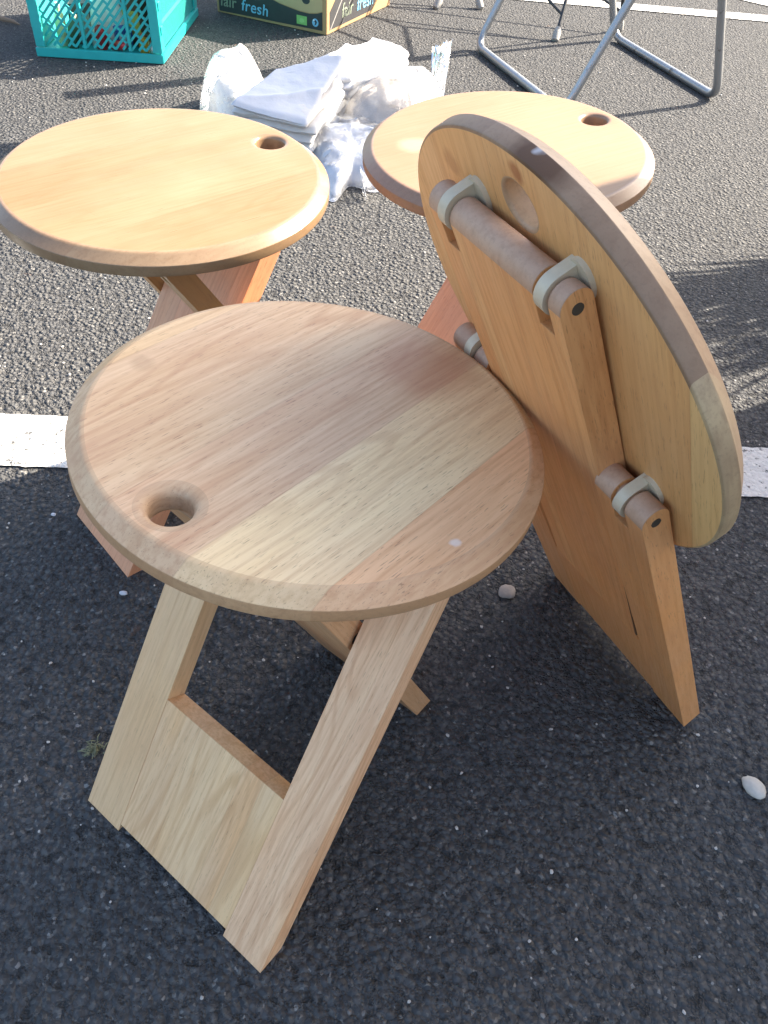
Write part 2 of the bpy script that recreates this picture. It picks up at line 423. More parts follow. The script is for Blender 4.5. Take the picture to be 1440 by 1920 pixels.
def make_stool(loc, seat_M, Fo, Fi, V, label, mats, group='folding wooden stools', kcut_o=None, kcut_i=None, Wo=None, Wi=None, Sfold=None, E_IN=.1185, T=ST_T, D1=ST_D1):
    ROD_Z = -(T + GAP + BT/2)
    if mats.get('bevel') == 'seat': mats['bevel'] = mats['seat']
    root = thing('folding_stool', loc, label, 'stool', group)
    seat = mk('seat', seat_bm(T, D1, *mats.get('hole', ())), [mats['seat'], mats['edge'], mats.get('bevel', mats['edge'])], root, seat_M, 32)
    Ho = seat_M @ Vector((E_OUT, 0, ROD_Z)); Hi = seat_M @ Vector((E_IN, 0, ROD_Z))
    U = (seat_M.to_3x3() @ Vector((1, 0, 0)))
    Mo, Lo, So, Wo_ = board_frame(Fo, Ho, V, Wo or (U + Vector((0, 0, .6))), bool(Sfold))
    if Sfold: Fi = Mo @ Vector((Sfold, 0, -BT-.0004))
    Mi, Li, Si, Wi_ = board_frame(Fi, Hi, V, Wi or (-U + Vector((0, 0, .6))), bool(Sfold))
    ko = kcut_o if kcut_o is not None else Wo_.z/So.z
    oi, ih = (.0764, .0756) if Sfold else (OUT_I, IN_H)
    ki = kcut_i if kcut_i is not None else Wi_.z/Si.z
    vb = (OUT_I+OUT_O)/2 - .002; nb = .0078
    outer = mk('outer_frame', strips_panel(Lo, ko, oi), mats['panel'], root, Mo, 40)
    for s, key in ((1, 'leg_b'), (-1, 'leg_a')):
        segs = [(oi, vb-nb, 'round'), (vb-nb, vb+nb, 'notch'), (vb+nb, OUT_O, 'round')]
        if s < 0: segs = [(-b, -a, t) for a, b, t in segs[::-1]]
        mk('leg', strips(bmesh.new(), Lo, ko, segs), [mats[key], mats['rod']], outer, Mo, 40)
    bi = .0555
    ibm = strips(bmesh.new(), Li, ki, [(-ih, -bi-nb, 'round'), (-bi-nb, -bi+nb, 'notch'), (-bi+nb, bi-nb, 'round'), (bi-nb, bi+nb, 'notch'), (bi+nb, ih, 'round')])
    if Sfold:                                               # shrunk towards the foot: an open crack beside the outer leg
        for v in ibm.verts:
            if v.co.x < .05 and abs(v.co.y) > ih-.001: v.co.y *= .962
    inner = mk('inner_panel', ibm, [mats['inner'], mats['rod']], root, Mi, 40)
    if Sfold:                                               # dark strip painting in the shade of the gap beside the outer leg
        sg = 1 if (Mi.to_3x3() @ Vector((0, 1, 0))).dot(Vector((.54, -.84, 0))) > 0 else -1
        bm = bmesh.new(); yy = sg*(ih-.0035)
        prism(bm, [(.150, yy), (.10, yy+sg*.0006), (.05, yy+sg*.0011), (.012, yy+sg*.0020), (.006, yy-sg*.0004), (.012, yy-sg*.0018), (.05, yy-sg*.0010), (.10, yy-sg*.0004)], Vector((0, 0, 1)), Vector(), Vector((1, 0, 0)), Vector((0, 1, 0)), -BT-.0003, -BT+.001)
        mk('crack_shade_strip', bm, plain('crack_shade_dark', (.10, .045, .02), .8, var=.4, nscale=200), inner, Mi)
    for v_, e in ((-bi, E_IN), (bi, E_IN), (-vb, E_OUT), (vb, E_OUT)): bracket(seat_M, e, v_, root, mats.get('bracket', PLASTIC), T)
    # dowel pins in the ends of the hinge rods, bolts where the two frames cross
    def disc(M, L, y, sgn, r, mat, nm, par, th=.0006):
        bm = bmesh.new()
        prism(bm, [(L + r*math.cos(2*math.pi*k/16), -BT/2 + r*math.sin(2*math.pi*k/16)) for k in range(16)], Vector((0, 1, 0)), Vector(), Vector((1, 0, 0)), Vector((0, 0, 1)), y-.001*sgn, y+th*sgn)
        mk(nm, bm, mat, par, M, 40)
    for sg in (1, -1):
        disc(Mi, Li-.002, sg*ih, sg, .0042, PIN, 'pin', inner); disc(Mo, Lo-.002, sg*OUT_O, sg, .0042, PIN, 'pin', outer)
    # crossing point in the inner board's own frame
    po, pi_ = Mo @ Vector((0, 0, -BT/2)), Mi @ Vector((0, 0, -BT/2))
    if not Sfold:
        Vn = V.normalized(); e1 = Si; e2 = Wi_
        A = po - pi_; ax, ay = A.dot(e1), A.dot(e2); sx, sy = So.dot(e1), So.dot(e2)
        tt = -ay/sy; cs = ax + tt*sx
        for sg in (1, -1): disc(Mi, cs, sg*IN_H, sg, .0068, BOLT, 'bolt', inner, OUT_I-IN_H+.0006)
    return root

def strips_panel(L, ko, OUT_I):
    """the low panel between the two outer legs, set 0.8 mm back and 9 mm clear of the ground"""
    bm = bmesh.new(); w0, w1 = -.0003, -BT+.0003
    prism(bm, [(.0085, w0), (.0085+.6*BT*ko, w1), (.172, w1), (.172, w0)], Vector((0, 1, 0)), Vector(), Vector((1, 0, 0)), Vector((0, 0, 1)), -OUT_I, OUT_I)
    return bm

def seat_frame(c, U, N):
    c, U, N = Vector(c), Vector(U), Vector(N).normalized(); U = (U - N*U.dot(N)).normalized()
    return frame(c, U, N.cross(U), N)

def open_stool(c, yaw, N, fo, fi, label, mats, e=.1185):
    U = Vector((math.cos(yaw), math.sin(yaw), 0)); V = Vector((-U.y, U.x, 0)); M = seat_frame(c, U, N)
    g = Vector((c[0], c[1], 0)); Vs = M.to_3x3() @ Vector((0, 1, 0))
    return make_stool((c[0], c[1], 0), M, g + U*fo, g + U*fi, V, label, mats, E_IN=e)

# wood colours (linear albedo)
ROD = endwood('rod_wood', (.52, .33, .22), 3.3, .55, planks=((-.2, (1, 1, 1)), (.19, (1, 1, 1))))
front = dict(rod=ROD, hole=(.0148, .0095),
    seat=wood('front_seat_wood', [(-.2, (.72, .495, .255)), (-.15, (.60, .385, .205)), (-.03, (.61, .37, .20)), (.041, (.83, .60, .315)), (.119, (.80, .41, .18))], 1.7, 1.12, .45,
              knots_and_sheen=((.052, -.136, .012, (.40, .24, .13), .4), (-.12, .018, .05, (.47, .22, .12), .55), (.028, .153, .0045, (.80, .76, .70), .55)), tint=(.36, .155, .075), pale=(.94, .75, .48), pore=.75),  # wide reddish spot paints in the folded stool's reflection
    edge=endwood('front_seat_edge', (.58, .355, .19), 2.0, marks=(((.177, .011, -.004), .0035, (.22, .24, .28), .7),)),
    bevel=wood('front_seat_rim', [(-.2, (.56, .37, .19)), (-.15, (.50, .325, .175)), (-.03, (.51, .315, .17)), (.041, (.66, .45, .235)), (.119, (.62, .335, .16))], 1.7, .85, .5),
    leg_a=wood('front_leg_right', [(-.2, (.88, .505, .26))], 3.1, 1.15, .45, tint=(.36, .13, .06), pale=(.92, .72, .50)),
    leg_b=wood('front_leg_left', [(-.2, (.77, .475, .235))], 5.9, .75, .45, .35),
    panel=wood('front_panel', [(-.2, (.88, .535, .245)), (-.055, (.82, .46, .205)), (-.03, (.88, .53, .245)), (.03, (.85, .495, .225))], 8.2, 1.25, .45, .45, tint=(.42, .20, .08)),
    inner=wood('front_inner', [(-.2, (.62, .31, .13))], 4.4, .8))
WARM = (.62, .42, .20); ORG = (.82, .53, .25)
sunA = dict(rod=ROD,
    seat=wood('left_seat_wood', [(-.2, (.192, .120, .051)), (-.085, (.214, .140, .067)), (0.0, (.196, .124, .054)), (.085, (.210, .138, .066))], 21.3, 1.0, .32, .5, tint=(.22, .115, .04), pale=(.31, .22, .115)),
    edge=endwood('left_seat_edge', (.31, .205, .115), 7.0, .30),
    bevel=endwood('left_seat_bevel', (.27, .185, .112), 7.5, .20),
    leg_a=wood('left_leg', [(-.2, (.40, .215, .08))], 12.2, .6, pale=ORG), leg_b=wood('left_leg_far', [(-.2, (.38, .21, .08))], 14.9, .6, pale=ORG),
    panel=wood('left_panel', [(-.2, (.48, .26, .10))], 16.1, .7, pale=ORG),
    inner=wood('left_inner', [(-.2, (.80, .37, .20)), (.03, (.72, .36, .20))], 18.8, .9, tint=(.34, .11, .05), pale=(.74, .42, .24)))
sunB = dict(rod=ROD,
    seat=wood('right_seat_wood', [(-.2, (.25, .157, .085)), (-.06, (.255, .164, .09)), (.05, (.246, .157, .085))], 31.3, .5, .40, .3, knots_and_sheen=((-.10, .06, .025, (.48, .36, .24), .5),), tint=(.26, .13, .06), pale=(.36, .26, .16)),
    edge=endwood('right_seat_edge', (.36, .225, .135), 9.0, .42),
    bevel=endwood('right_seat_bevel', (.29, .19, .125), 9.5, .36), leg_a=sunA['leg_a'], leg_b=sunA['leg_b'], panel=sunA['panel'],
    inner=wood('right_inner', [(-.2, (.74, .38, .205))], 38.8, .8, tint=(.34, .11, .05), pale=(.76, .44, .25)))
fold = dict(rod=ROD,
    seat=wood('folded_seat_wood', [(-.2, (.74, .395, .15)), (-.11, (.69, .345, .12)), (-.03, (.74, .385, .138)), (.06, (.70, .355, .125)), (.149, (.78, .475, .185))], 41.3, .7, .45, .5,
              knots_and_sheen=((.167, .004, .009, (.36, .12, .04), .8), (.13, -.085, .012, (.28, .10, .03), .4)), tint=(.30, .11, .035), pale=ORG),
    edge=endwood('folded_seat_edge', (.30, .19, .115), 11.0, .5, planks=((-.2, (1.1, 1.05, 1.0)), (-.11, (.9, .86, .84)), (-.03, (1.05, 1.05, 1.05)), (.06, (.92, .9, .88)), (.149, (1.75, 2.0, 1.85))), marks=(((.174, .020, -.012), .030, (.10, .042, .014), .95), ((.176, .016, -.010), .006, (.55, .52, .52), .9))),
    bevel=endwood('folded_seat_bevel', (.45, .30, .185), 12.5, .45, planks=((-.2, (1, 1, 1)), (-.03, (1.06, 1.04, 1.0)), (.149, (1.15, 1.25, 1.2)))),
    leg_a=wood('folded_leg_left', [(-.2, (.74, .325, .112))], 43.0, .6, tint=(.30, .10, .035), pale=ORG), leg_b=wood('folded_leg_right', [(-.2, (.68, .315, .12))], 47.5, .6, tint=(.30, .10, .035), pale=ORG),
    panel=wood('folded_panel', [(-.2, (.72, .315, .108))], 44.5, .5, tint=(.30, .10, .035), pale=ORG),
    inner=wood('folded_inner', [(-.2, (.76, .335, .118)), (-.052, (.80, .40, .15)), (-.036, (.76, .34, .12)), (.012, (.74, .325, .112))], 51.0, .8, .47, .5, tint=(.30, .10, .035), pale=ORG))

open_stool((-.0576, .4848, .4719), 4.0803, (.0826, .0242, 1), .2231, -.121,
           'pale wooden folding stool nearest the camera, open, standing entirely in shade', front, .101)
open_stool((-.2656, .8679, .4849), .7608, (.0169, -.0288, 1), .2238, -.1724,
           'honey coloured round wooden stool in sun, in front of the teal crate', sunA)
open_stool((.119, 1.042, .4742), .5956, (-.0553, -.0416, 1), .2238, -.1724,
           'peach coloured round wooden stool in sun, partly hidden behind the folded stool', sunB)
# folded stool: stands on its outer frame and leans against the front stool's seat
nF = Vector((-.77778, -.46321, -.42484)); uF = Vector((-.35066, -.24117, .90492)); cF = Vector((.1185, .5242, .5190))
FT = .0245
MF = frame(cF - nF*FT, uF, (-nF).cross(uF), -nF)          # underside centre at cF
fr, fl = Vector((.3837, .5332, 0)), Vector((.2437, .7503, 0))
make_stool(((fr.x+fl.x)/2, (fr.y+fl.y)/2, 0), MF, (fr+fl)/2, None, MF.to_3x3() @ Vector((0, 1, 0)),
           'wooden stool folded flat, leaning on the pale stool, underside and plastic brackets showing', fold,
           kcut_o=.35, kcut_i=-.3, Wo=nF, Wi=-nF, Sfold=.1732, T=FT, D1=.0118)

# ------------------------------------------------------------------ teal folding crate and what is in it
TEAL = plain('teal_plastic', (.02, .40, .385), .38, var=.14, nscale=30)
TEAL_L = plain('teal_plastic_side', (.05, .40, .37), .42, var=.2, nscale=60)  # slightly paler teal for the short sides
cx0 = Vector((-1.1734, 2.7177, 0)); ex = Vector((.39, .0123, 0)).normalized(); ey = Vector((-.0062, .5376, 0)).normalized(); ez = Vector((0, 0, 1))
CW, CD, CH = .391, .5377, .30
crate = thing('plastic_crate', cx0 + ex*CW/2 + ey*CD/2, 'teal slatted plastic crate full of small bits, standing on the asphalt', 'crate')
def clip_line(x0, y0, dx, dy, X0, X1, Y0, Y1):
    t0, t1 = -9, 9
    for p, d, lo, hi in ((x0, dx, X0, X1), (y0, dy, Y0, Y1)):
        if abs(d) < 1e-9:
            if p < lo or p > hi: return None
            continue
        a, b = (lo-p)/d, (hi-p)/d
        if a > b: a, b = b, a
        t0, t1 = max(t0, a), min(t1, b)
    return (t0, t1) if t1 - t0 > .003 else None
def lattice(o, ax, nrm, length, z0, z1, bays, pitch=.0165, ang=48, conn=.046, th=.0022, bw=.0034):
    bm = bmesh.new(); ca, sa = math.cos(R(ang)), math.sin(R(ang))
    for X0, X1 in bays:
        k = -40
        while k < 60:
            bx = X0 + k*pitch/sa
            c = clip_line(bx, z0, ca, sa, X0, X1, z0, z1)
            if c:
                m = (c[0]+c[1])/2; h = (c[1]-c[0])/2
                P = o + ax*(bx+ca*m) + ez*(z0+sa*m); D = ax*ca + ez*sa; Nn = ax*(-sa) + ez*ca
                box(bm, P, D*h, Nn*bw, nrm*th)
                q = -9*conn + (k % 2)*conn/2
                while q < 12*conn:
                    px, pz = bx + ca*q + (-sa)*pitch/2, z0 + sa*q + ca*pitch/2
                    if X0+.002 < px < X1-.002 and z0+.002 < pz < z1-.002: box(bm, o + ax*px + ez*pz, Nn*(pitch/2), D*bw, nrm*(th-.0004))
                    q += conn
            k += 1
    return bm
# long side towards the camera: post-framed lattice in three bays
bays = [(.030, .145), (.153, .283), (.291, .361)]
mk('front_panel', lattice(cx0 + ey*.022, ex, -ey, CW, .030, CH-.03, bays), TEAL, crate)
mk('back_panel', lattice(cx0 + ey*(CD-.022), ex, ey, CW, .030, CH-.03, bays), TEAL, crate)
for yy in (.022, CD-.022):
    for xx in (.149, .287): bm = bmesh.new(); box(bm, cx0 + ex*xx + ey*yy + ez*(CH/2), ex*.0045, ey*.006, ez*(CH/2-.028)); mk('rib', bm, TEAL, crate)
def side(xo, sgn):
    bm = bmesh.new(); o = cx0 + ex*xo
    for k in range(46):                                    # fine upright slats of the short side
        y = .040 + k*(CD-.08)/45
        box(bm, o + ey*y + ez*(CH/2+.002), ex*.0016, ey*.0021, ez*(CH/2-.030))
    for zz in (.10, .17, .24): box(bm, o + ey*CD/2 + ez*zz, ex*.0024, ey*(CD/2-.035), ez*.005)
    box(bm, o - ex*.006*sgn + ey*CD/2 + ez*(CH/2), ex*.0008, ey*(CD/2-.036), ez*(CH/2-.034))
    return mk('side_panel', bm, TEAL_L, crate)
side(CW-.012, 1); side(.012, -1)
bm = bmesh.new()                                            # base with its protruding foot rim, floor pan and top rim
for c, hx, hy in ((ex*CW/2 + ey*.006, CW/2, .006), (ex*CW/2 + ey*(CD-.006), CW/2, .006)): box(bm, cx0 + c + ez*.0145, ex*hx, ey*hy, ez*.0125)
for c in (ex*.006, ex*(CW-.006)): box(bm, cx0 + c + ey*CD/2 + ez*.0145, ex*.006, ey*(CD/2-.0121), ez*.0125)
box(bm, cx0 + ex*CW/2 + ey*CD/2 + ez*.010, ex*(CW/2-.012), ey*(CD/2-.012), ez*.004)
bmesh.ops.bevel(bm, geom=bm.edges[:], offset=.0018, segments=2, affect='EDGES')
mk('base_rim', bm, TEAL, crate)
bm = bmesh.new()
for c, hx, hy in ((ex*CW/2 + ey*.010, CW/2+.004, .012), (ex*CW/2 + ey*(CD-.010), CW/2+.004, .012)): box(bm, cx0 + c + ez*(CH-.012), ex*hx, ey*hy, ez*.014)
for c in (ex*.010, ex*(CW-.010)): box(bm, cx0 + c + ey*CD/2 + ez*(CH-.012), ex*.012, ey*(CD/2-.0221), ez*.014)
bmesh.ops.bevel(bm, geom=bm.edges[:], offset=.002, segments=2, affect='EDGES')
mk('top_rim', bm, TEAL, crate)
for xx, yy in ((.012, .012), (CW-.012, .012), (.012, CD-.012), (CW-.012, CD-.012)):
    bm = bmesh.new(); sx = 1 if xx < .2 else -1; sy = 1 if yy < .2 else -1
    box(bm, cx0 + ex*(xx-.008*sx+.001*sx) + ey*(yy+.012*sy) + ez*(CH/2+.001), ex*.0028, ey*.020, ez*(CH/2-.029))
    box(bm, cx0 + ex*(xx+.006*sx) + ey*(yy-.006*sy) + ez*(CH/2+.001), ex*.013, ey*.0032, ez*(CH/2-.029))
    for zz in (.09, .155, .225): box(bm, cx0 + ex*(xx-.0105*sx) + ey*(yy+.010*sy) + ez*zz, ex*.0035, ey*.010, ez*.012)
    bmesh.ops.bevel(bm, geom=bm.edges[:], offset=.0012, segments=1, affect='EDGES')
    mk('corner_post', bm, TEAL, crate)

def in_crate(x, y, z=.0145): return cx0 + ex*x + ey*y + ez*z
def lathe_thing(name, prof, M, mat, seg=20, parent=None): 
    bm = bmesh.new(); lathe(bm, prof, seg, M); return mk(name, bm, mat, parent, None, 50)
def pose(p, tilt=0, az=0): return Matrix.Translation(p) @ Matrix.Rotation(az, 4, 'Z') @ Matrix.Rotation(tilt, 4, 'X')
def crate_bottle(p, tilt, az, r, h, col, capc, label, cat='bottle', name='small_bottle'):
    root = thing(name, p, label, cat, 'small items in the crate'); M = pose(p, tilt, az)
    lathe_thing('body', [(0, 0), (r*.9, 0), (r, r*.15), (r, h*.62), (r*.8, h*.74), (r*.38, h*.82), (r*.36, h*.9), (0, h*.9)], M, plain('item_plastic', col, .3, var=.2), parent=root)
    lathe_thing('cap', [(0, h*.88), (r*.46, h*.88), (r*.46, h*.99), (r*.4, h), (0, h)], M, plain('item_cap', capc, .35), parent=root)
def crate_block(p, sx, sy, sz, az, tilt, col, col2, label, cat, name):
    root = thing(name, p, label, cat, 'small items in the crate'); M = pose(p + ez*sz*.5, tilt, az)
    bm = bmesh.new(); box(bm, (0, 0, 0), (sx/2, 0, 0), (0, sy/2, 0), (0, 0, sz/2)); bmesh.ops.bevel(bm, geom=bm.edges[:], offset=.003, segments=2, affect='EDGES')
    mk('carton', bm, plain('item_card', col, .5, var=.1), root, M)
    bm = bmesh.new(); box(bm, (0, -sy/2-.0006, 0), (sx*.36, 0, 0), (0, .0008, 0), (0, 0, sz*.25)); mk('printed_label', bm, plain('item_print', col2, .5), root, M)
items = [
 ('b', (.185, .075), .2, .3, .018, .085, (.50, .03, .03), (.8, .8, .78), 'red plastic bottle inside the teal crate, behind the middle bay'),
 ('b', (.225, .060), 1.35, 1.0, .014, .075, (.42, .02, .02), (.04, .04, .04), 'small dark red bottle lying inside the teal crate'),
 ('b', (.320, .062), .15, .2, .016, .055, (.75, .38, .03), (.75, .1, .04), 'short orange bottle in the right bay of the teal crate'),
 ('b', (.345, .055), 1.2, .6, .012, .06, (.78, .77, .74), (.05, .12, .5), 'small white bottle with blue cap in the right bay of the crate'),
 ('b', (.095, .065), .25, 1.2, .017, .10, (.07, .10, .05), (.75, .7, .5), 'dark green bottle inside the left bay of the teal crate'),
 ('b', (.060, .085), .1, .5, .016, .12, (.70, .62, .35), (.6, .55, .5), 'cream yellow bottle in the far left corner of the crate'),
 ('k', (.115, .12), .07, .05, .12, .4, .15, (.10, .08, .07), (.35, .3, .25), 'dark brown carton standing in the left of the crate', 'carton', 'small_carton'),
 ('k', (.285, .13), .08, .05, .14, -.3, .1, (.12, .055, .03), (.6, .45, .1), 'brown carton with ochre label standing in the right of the crate', 'carton', 'small_carton'),
 ('k', (.325, .16), .05, .06, .17, .2, .0, (.70, .42, .06), (.75, .15, .05), 'tall yellow carton at the right of the crate', 'carton', 'small_carton'),
 ('k', (.245, .10), .05, .04, .06, .6, .2, (.03, .10, .33), (.7, .7, .7), 'small blue carton low in the middle of the crate', 'carton', 'small_carton'),
]
for it in items:
    p = in_crate(*it[1])
    if it[0] == 'b': crate_bottle(p + ez*(it[4] if it[2] > 1 else 0), it[2], it[3], it[4], it[5], it[6], it[7], it[8])
    else: crate_block(p, it[2], it[3], it[4], it[5], it[6], it[7], it[8], it[9], it[10], it[11])

def blob(outline, top, seed=1, nr=26, wr=.012, ws=14, edge=2.4, ridge=.6, base=.003, spin=0.0):
    """soft closed heap: outline = [(x, y)] on the ground, top(x, y) = height of its middle"""
    bm = bmesh.new(); n = len(outline); cx = sum(p[0] for p in outline)/n; cy = sum(p[1] for p in outline)/n
    M = 96; rings = []
    def out(a):                                             # smooth closed outline
        t = a*n; i = int(t) % n; f = t - int(t); p0, p1, p2, p3 = [Vector(outline[(i+k) % n]) for k in (-1, 0, 1, 2)]
        return .5*((2*p1) + (-p0+p2)*f + (2*p0-5*p1+4*p2-p3)*f*f + (-p0+3*p1-3*p2+p3)*f**3)
    outs = [out(k/M) for k in range(M)]
    apex = None
    for j in range(1, nr+1):
        r = j/nr; ring = []
        for k in range(M):
            q = outs[k]; x = cx + (q.x-cx)*r; y = cy + (q.y-cy)*r
            hgt = top(x, y)*(1 - r**edge)**.75 if r < 1 else 0
            nz = noise.fractal(Vector((x*ws, y*ws, seed)), 1, 2, 4); rg = 1 - abs(noise.noise(Vector((x*ws*.9+5, y*ws*.9, seed*2.1))))*2
            hgt += (nz*wr + max(0, rg)**3*wr*ridge)*(1-r**6)
            d = Vector((q.x-cx, q.y-cy)).normalized()*noise.noise(Vector((x*ws*1.3, y*ws*1.3, seed+7)))*wr*.6
            ring.append(bm.verts.new((x+d.x, y+d.y, max(base, hgt+base))))
        rings.append(ring)
    c = bm.verts.new((cx, cy, top(cx, cy)))
    for k in range(M): bm.faces.new((c, rings[0][k], rings[0][(k+1) % M]))
    for a, b in zip(rings, rings[1:]):
        for k in range(M): bm.faces.new((a[k], b[k], b[(k+1) % M], a[(k+1) % M]))
    bm.faces.new(rings[-1][::-1])
    return bm
LINEN = cloth_mat('white_linen', (.58, .595, .63)); LINEN2 = cloth_mat('offwhite_linen', (.62, .61, .59)); BEIGE = cloth_mat('beige_cotton', (.54, .465, .375))
PAPER = cloth_mat('crumpled_paper', (.74, .72, .64))
ob = [tuple(in_crate(*p))[:2] for p in ((.15, .09), (.22, .085), (.26, .12), (.25, .22), (.19, .26), (.13, .2))]
setp(mk('crumpled_paper', blob(ob, lambda x, y: .20, 3, wr=.02, edge=3.5), PAPER, smooth=180), 'crumpled cream paper filling the middle of the teal crate', 'paper', 'small items in the crate')

# ------------------------------------------------------------------ cardboard fruit box
CARD = plain('brown_card', (.37, .235, .115), .85, var=.12, nscale=25, bump=.1)
INK = plain('charcoal_print', (.030, .031, .036), .6, var=.25, nscale=30); CREAMP = plain('cream_print', (.44, .32, .17), .7, var=.1, nscale=20)
GREEN = plain('green_print', (.20, .42, .12), .6); BLUEP = plain('blue_chalk', (.17, .42, .62), .7, var=.3, nscale=300); GREYP = plain('grey_green_chalk', (.23, .27, .20), .7, var=.4, nscale=300)
WHITEP = plain('white_print', (.72, .73, .74), .6)
bA, bB, bC = Vector((-.7355, 3.3364, 0)), Vector((-.3206, 3.1479, 0)), Vector((-.1020, 3.5771, 0))
bx = (bB-bA).normalized(); by = (bC-bB).normalized(); by = (by - bx*by.dot(bx)).normalized(); BW, BD, BH = .4557, .4817, .25
nf = -by; ns = bx
cbox = thing('cardboard_box', (bA+bC)/2, 'brown cardboard fruit box with charcoal print and chalk lettering, on the asphalt', 'box')
bm = bmesh.new(); th = .004
box(bm, bA + bx*BW/2 + by*th/2 + ez*(BH/2+.001), bx*BW/2, by*th/2, ez*BH/2)
box(bm, bA + bx*BW/2 + by*(BD-th/2) + ez*(BH/2+.001), bx*BW/2, by*th/2, ez*BH/2)
box(bm, bA + bx*th/2 + by*BD/2 + ez*(BH/2+.001), bx*th/2, by*(BD/2-th-.0003), ez*BH/2)
box(bm, bA + bx*(BW-th/2) + by*BD/2 + ez*(BH/2+.001), bx*th/2, by*(BD/2-th-.0003), ez*BH/2)
box(bm, bA + bx*BW/2 + by*BD/2 + ez*.004, bx*(BW/2-th-.0003), by*(BD/2-th-.0003), ez*.002)
bmesh.ops.bevel(bm, geom=bm.edges[:], offset=.0014, segments=1, affect='EDGES')
mk('carton', bm, CARD, cbox)
def decal(name, pts, o, ax, nrm, mat, lift, parent=cbox):
    bm = bmesh.new(); prism(bm, pts, nrm, o, ax, ez, lift-.0006, lift); return mk(name, bm, mat, parent)
# front print: charcoal field whose upper edge swoops over a cream field
low = [(.010, .006), (.440, .012)]; up = [(.440, .069), (.42, .0615), (.388, .0565), (.35, .0575), (.311, .0625), (.27, .068), (.239, .0755), (.20, .092), (.16, .115), (.10, .145), (.010, .165)]
decal('printed_field', low + up, bA, bx, nf, INK, .0007)
decal('printed_field', [(.440, .0715), (.440, .235), (.010, .235), (.010, .168)] + [(a, b+.003) for a, b in up[1:-1][::-1]], bA, bx, nf, CREAMP, .0007)
circ = lambda x, z, r, n=20: [(x + r*math.cos(2*math.pi*k/n), z + r*math.sin(2*math.pi*k/n)) for k in range(n)]
decal('dark_dot', [(x, .093 + (z-.093)*.75) for x, z in circ(.375, .096, .016)], bA, bx, nf, INK, .0012)  # plain dark disc on the front face, no opening cut
decal('green_emblem', [(.337, .0185), (.378, .0185), (.378, .0455), (.337, .0455)], bA, bx, nf, GREEN, .0013)
decal('emblem_leaf', [(.349, .026), (.358, .0235), (.368, .028), (.366, .036), (.356, .039), (.349, .034)], bA, bx, nf, plain('pale_green_print', (.28, .50, .18), .6), .0018)
decal('round_emblem', circ(.412, .033, .0125), bA, bx, nf, BLUEP, .0013)
decal('round_emblem_mark', [(.409, .024), (.416, .028), (.419, .036), (.413, .042), (.408, .037), (.412, .033)], bA, bx, nf, INK, .0018)
decal('round_emblem_mark', circ(.4065, .0395, .003, 10), bA, bx, nf, WHITEP, .0018)
def lettering(txt, o, ax, nrm, x, z, size, mat, shear=.15, rot=0.0, sx=1.0, parent=cbox):
    cu = bpy.data.curves.new('lettering', 'FONT'); cu.body = txt; cu.size = size; cu.shear = shear; cu.extrude = .0004; cu.offset = .0004; cu.space_character = 1.05
    to = bpy.data.objects.new('lettering_curve', cu); COL.objects.link(to)
    me = bpy.data.meshes.new_from_object(to.evaluated_get(bpy.context.evaluated_depsgraph_get())); COL.objects.unlink(to); bpy.data.objects.remove(to)
    me.materials.clear(); me.materials.append(mat)
    for v_ in me.vertices:                                  # chalky wobble
        v_.co.x += noise.noise(Vector((v_.co.x*90, v_.co.y*90, 1)))*size*.03; v_.co.y += noise.noise(Vector((v_.co.x*90, v_.co.y*90, 8)))*size*.03
    ob = bpy.data.objects.new('lettering', me); COL.objects.link(ob)
    M = frame(o + ax*x + ez*z + nrm*.0014, ax, ez, ax.cross(ez)) @ Matrix.Rotation(rot, 4, 'Z') @ Matrix.Diagonal((sx, 1, 1, 1))
    ob.parent = parent; ob.matrix_basis = absm(parent).inverted() @ M
lettering('fair', bA, bx, nf, .016, .024, .050, GREYP, .1, 0, 1.0)
lettering('fresh', bA, bx, nf, .106, .0235, .050, BLUEP, .12, -.03, 1.08)
decal('printed_field', [(.022, .012), (.330, .014), (.36, .04), (.36, .165), (.14, .165), (.022, .066)], bB, by, ns, INK, .0007)
decal('printed_streak', [(.024, .014), (.030, .013), (.165, .1445), (.158, .146)], bB, by, ns, plain('grey_print', (.25, .24, .23), .7), .0012)
decal('printed_streak', [(.105, .015), (.111, .0145), (.24, .144), (.232, .145)], bB, by, ns, plain('grey_print_faint', (.16, .155, .15), .7), .0012)
lettering('fair', bB, by, ns, .105, .034, .062, GREYP, .1, 0, .95)
lettering('fresh', bB, by, ns, .215, .034, .062, BLUEP, .12, 0, .95)

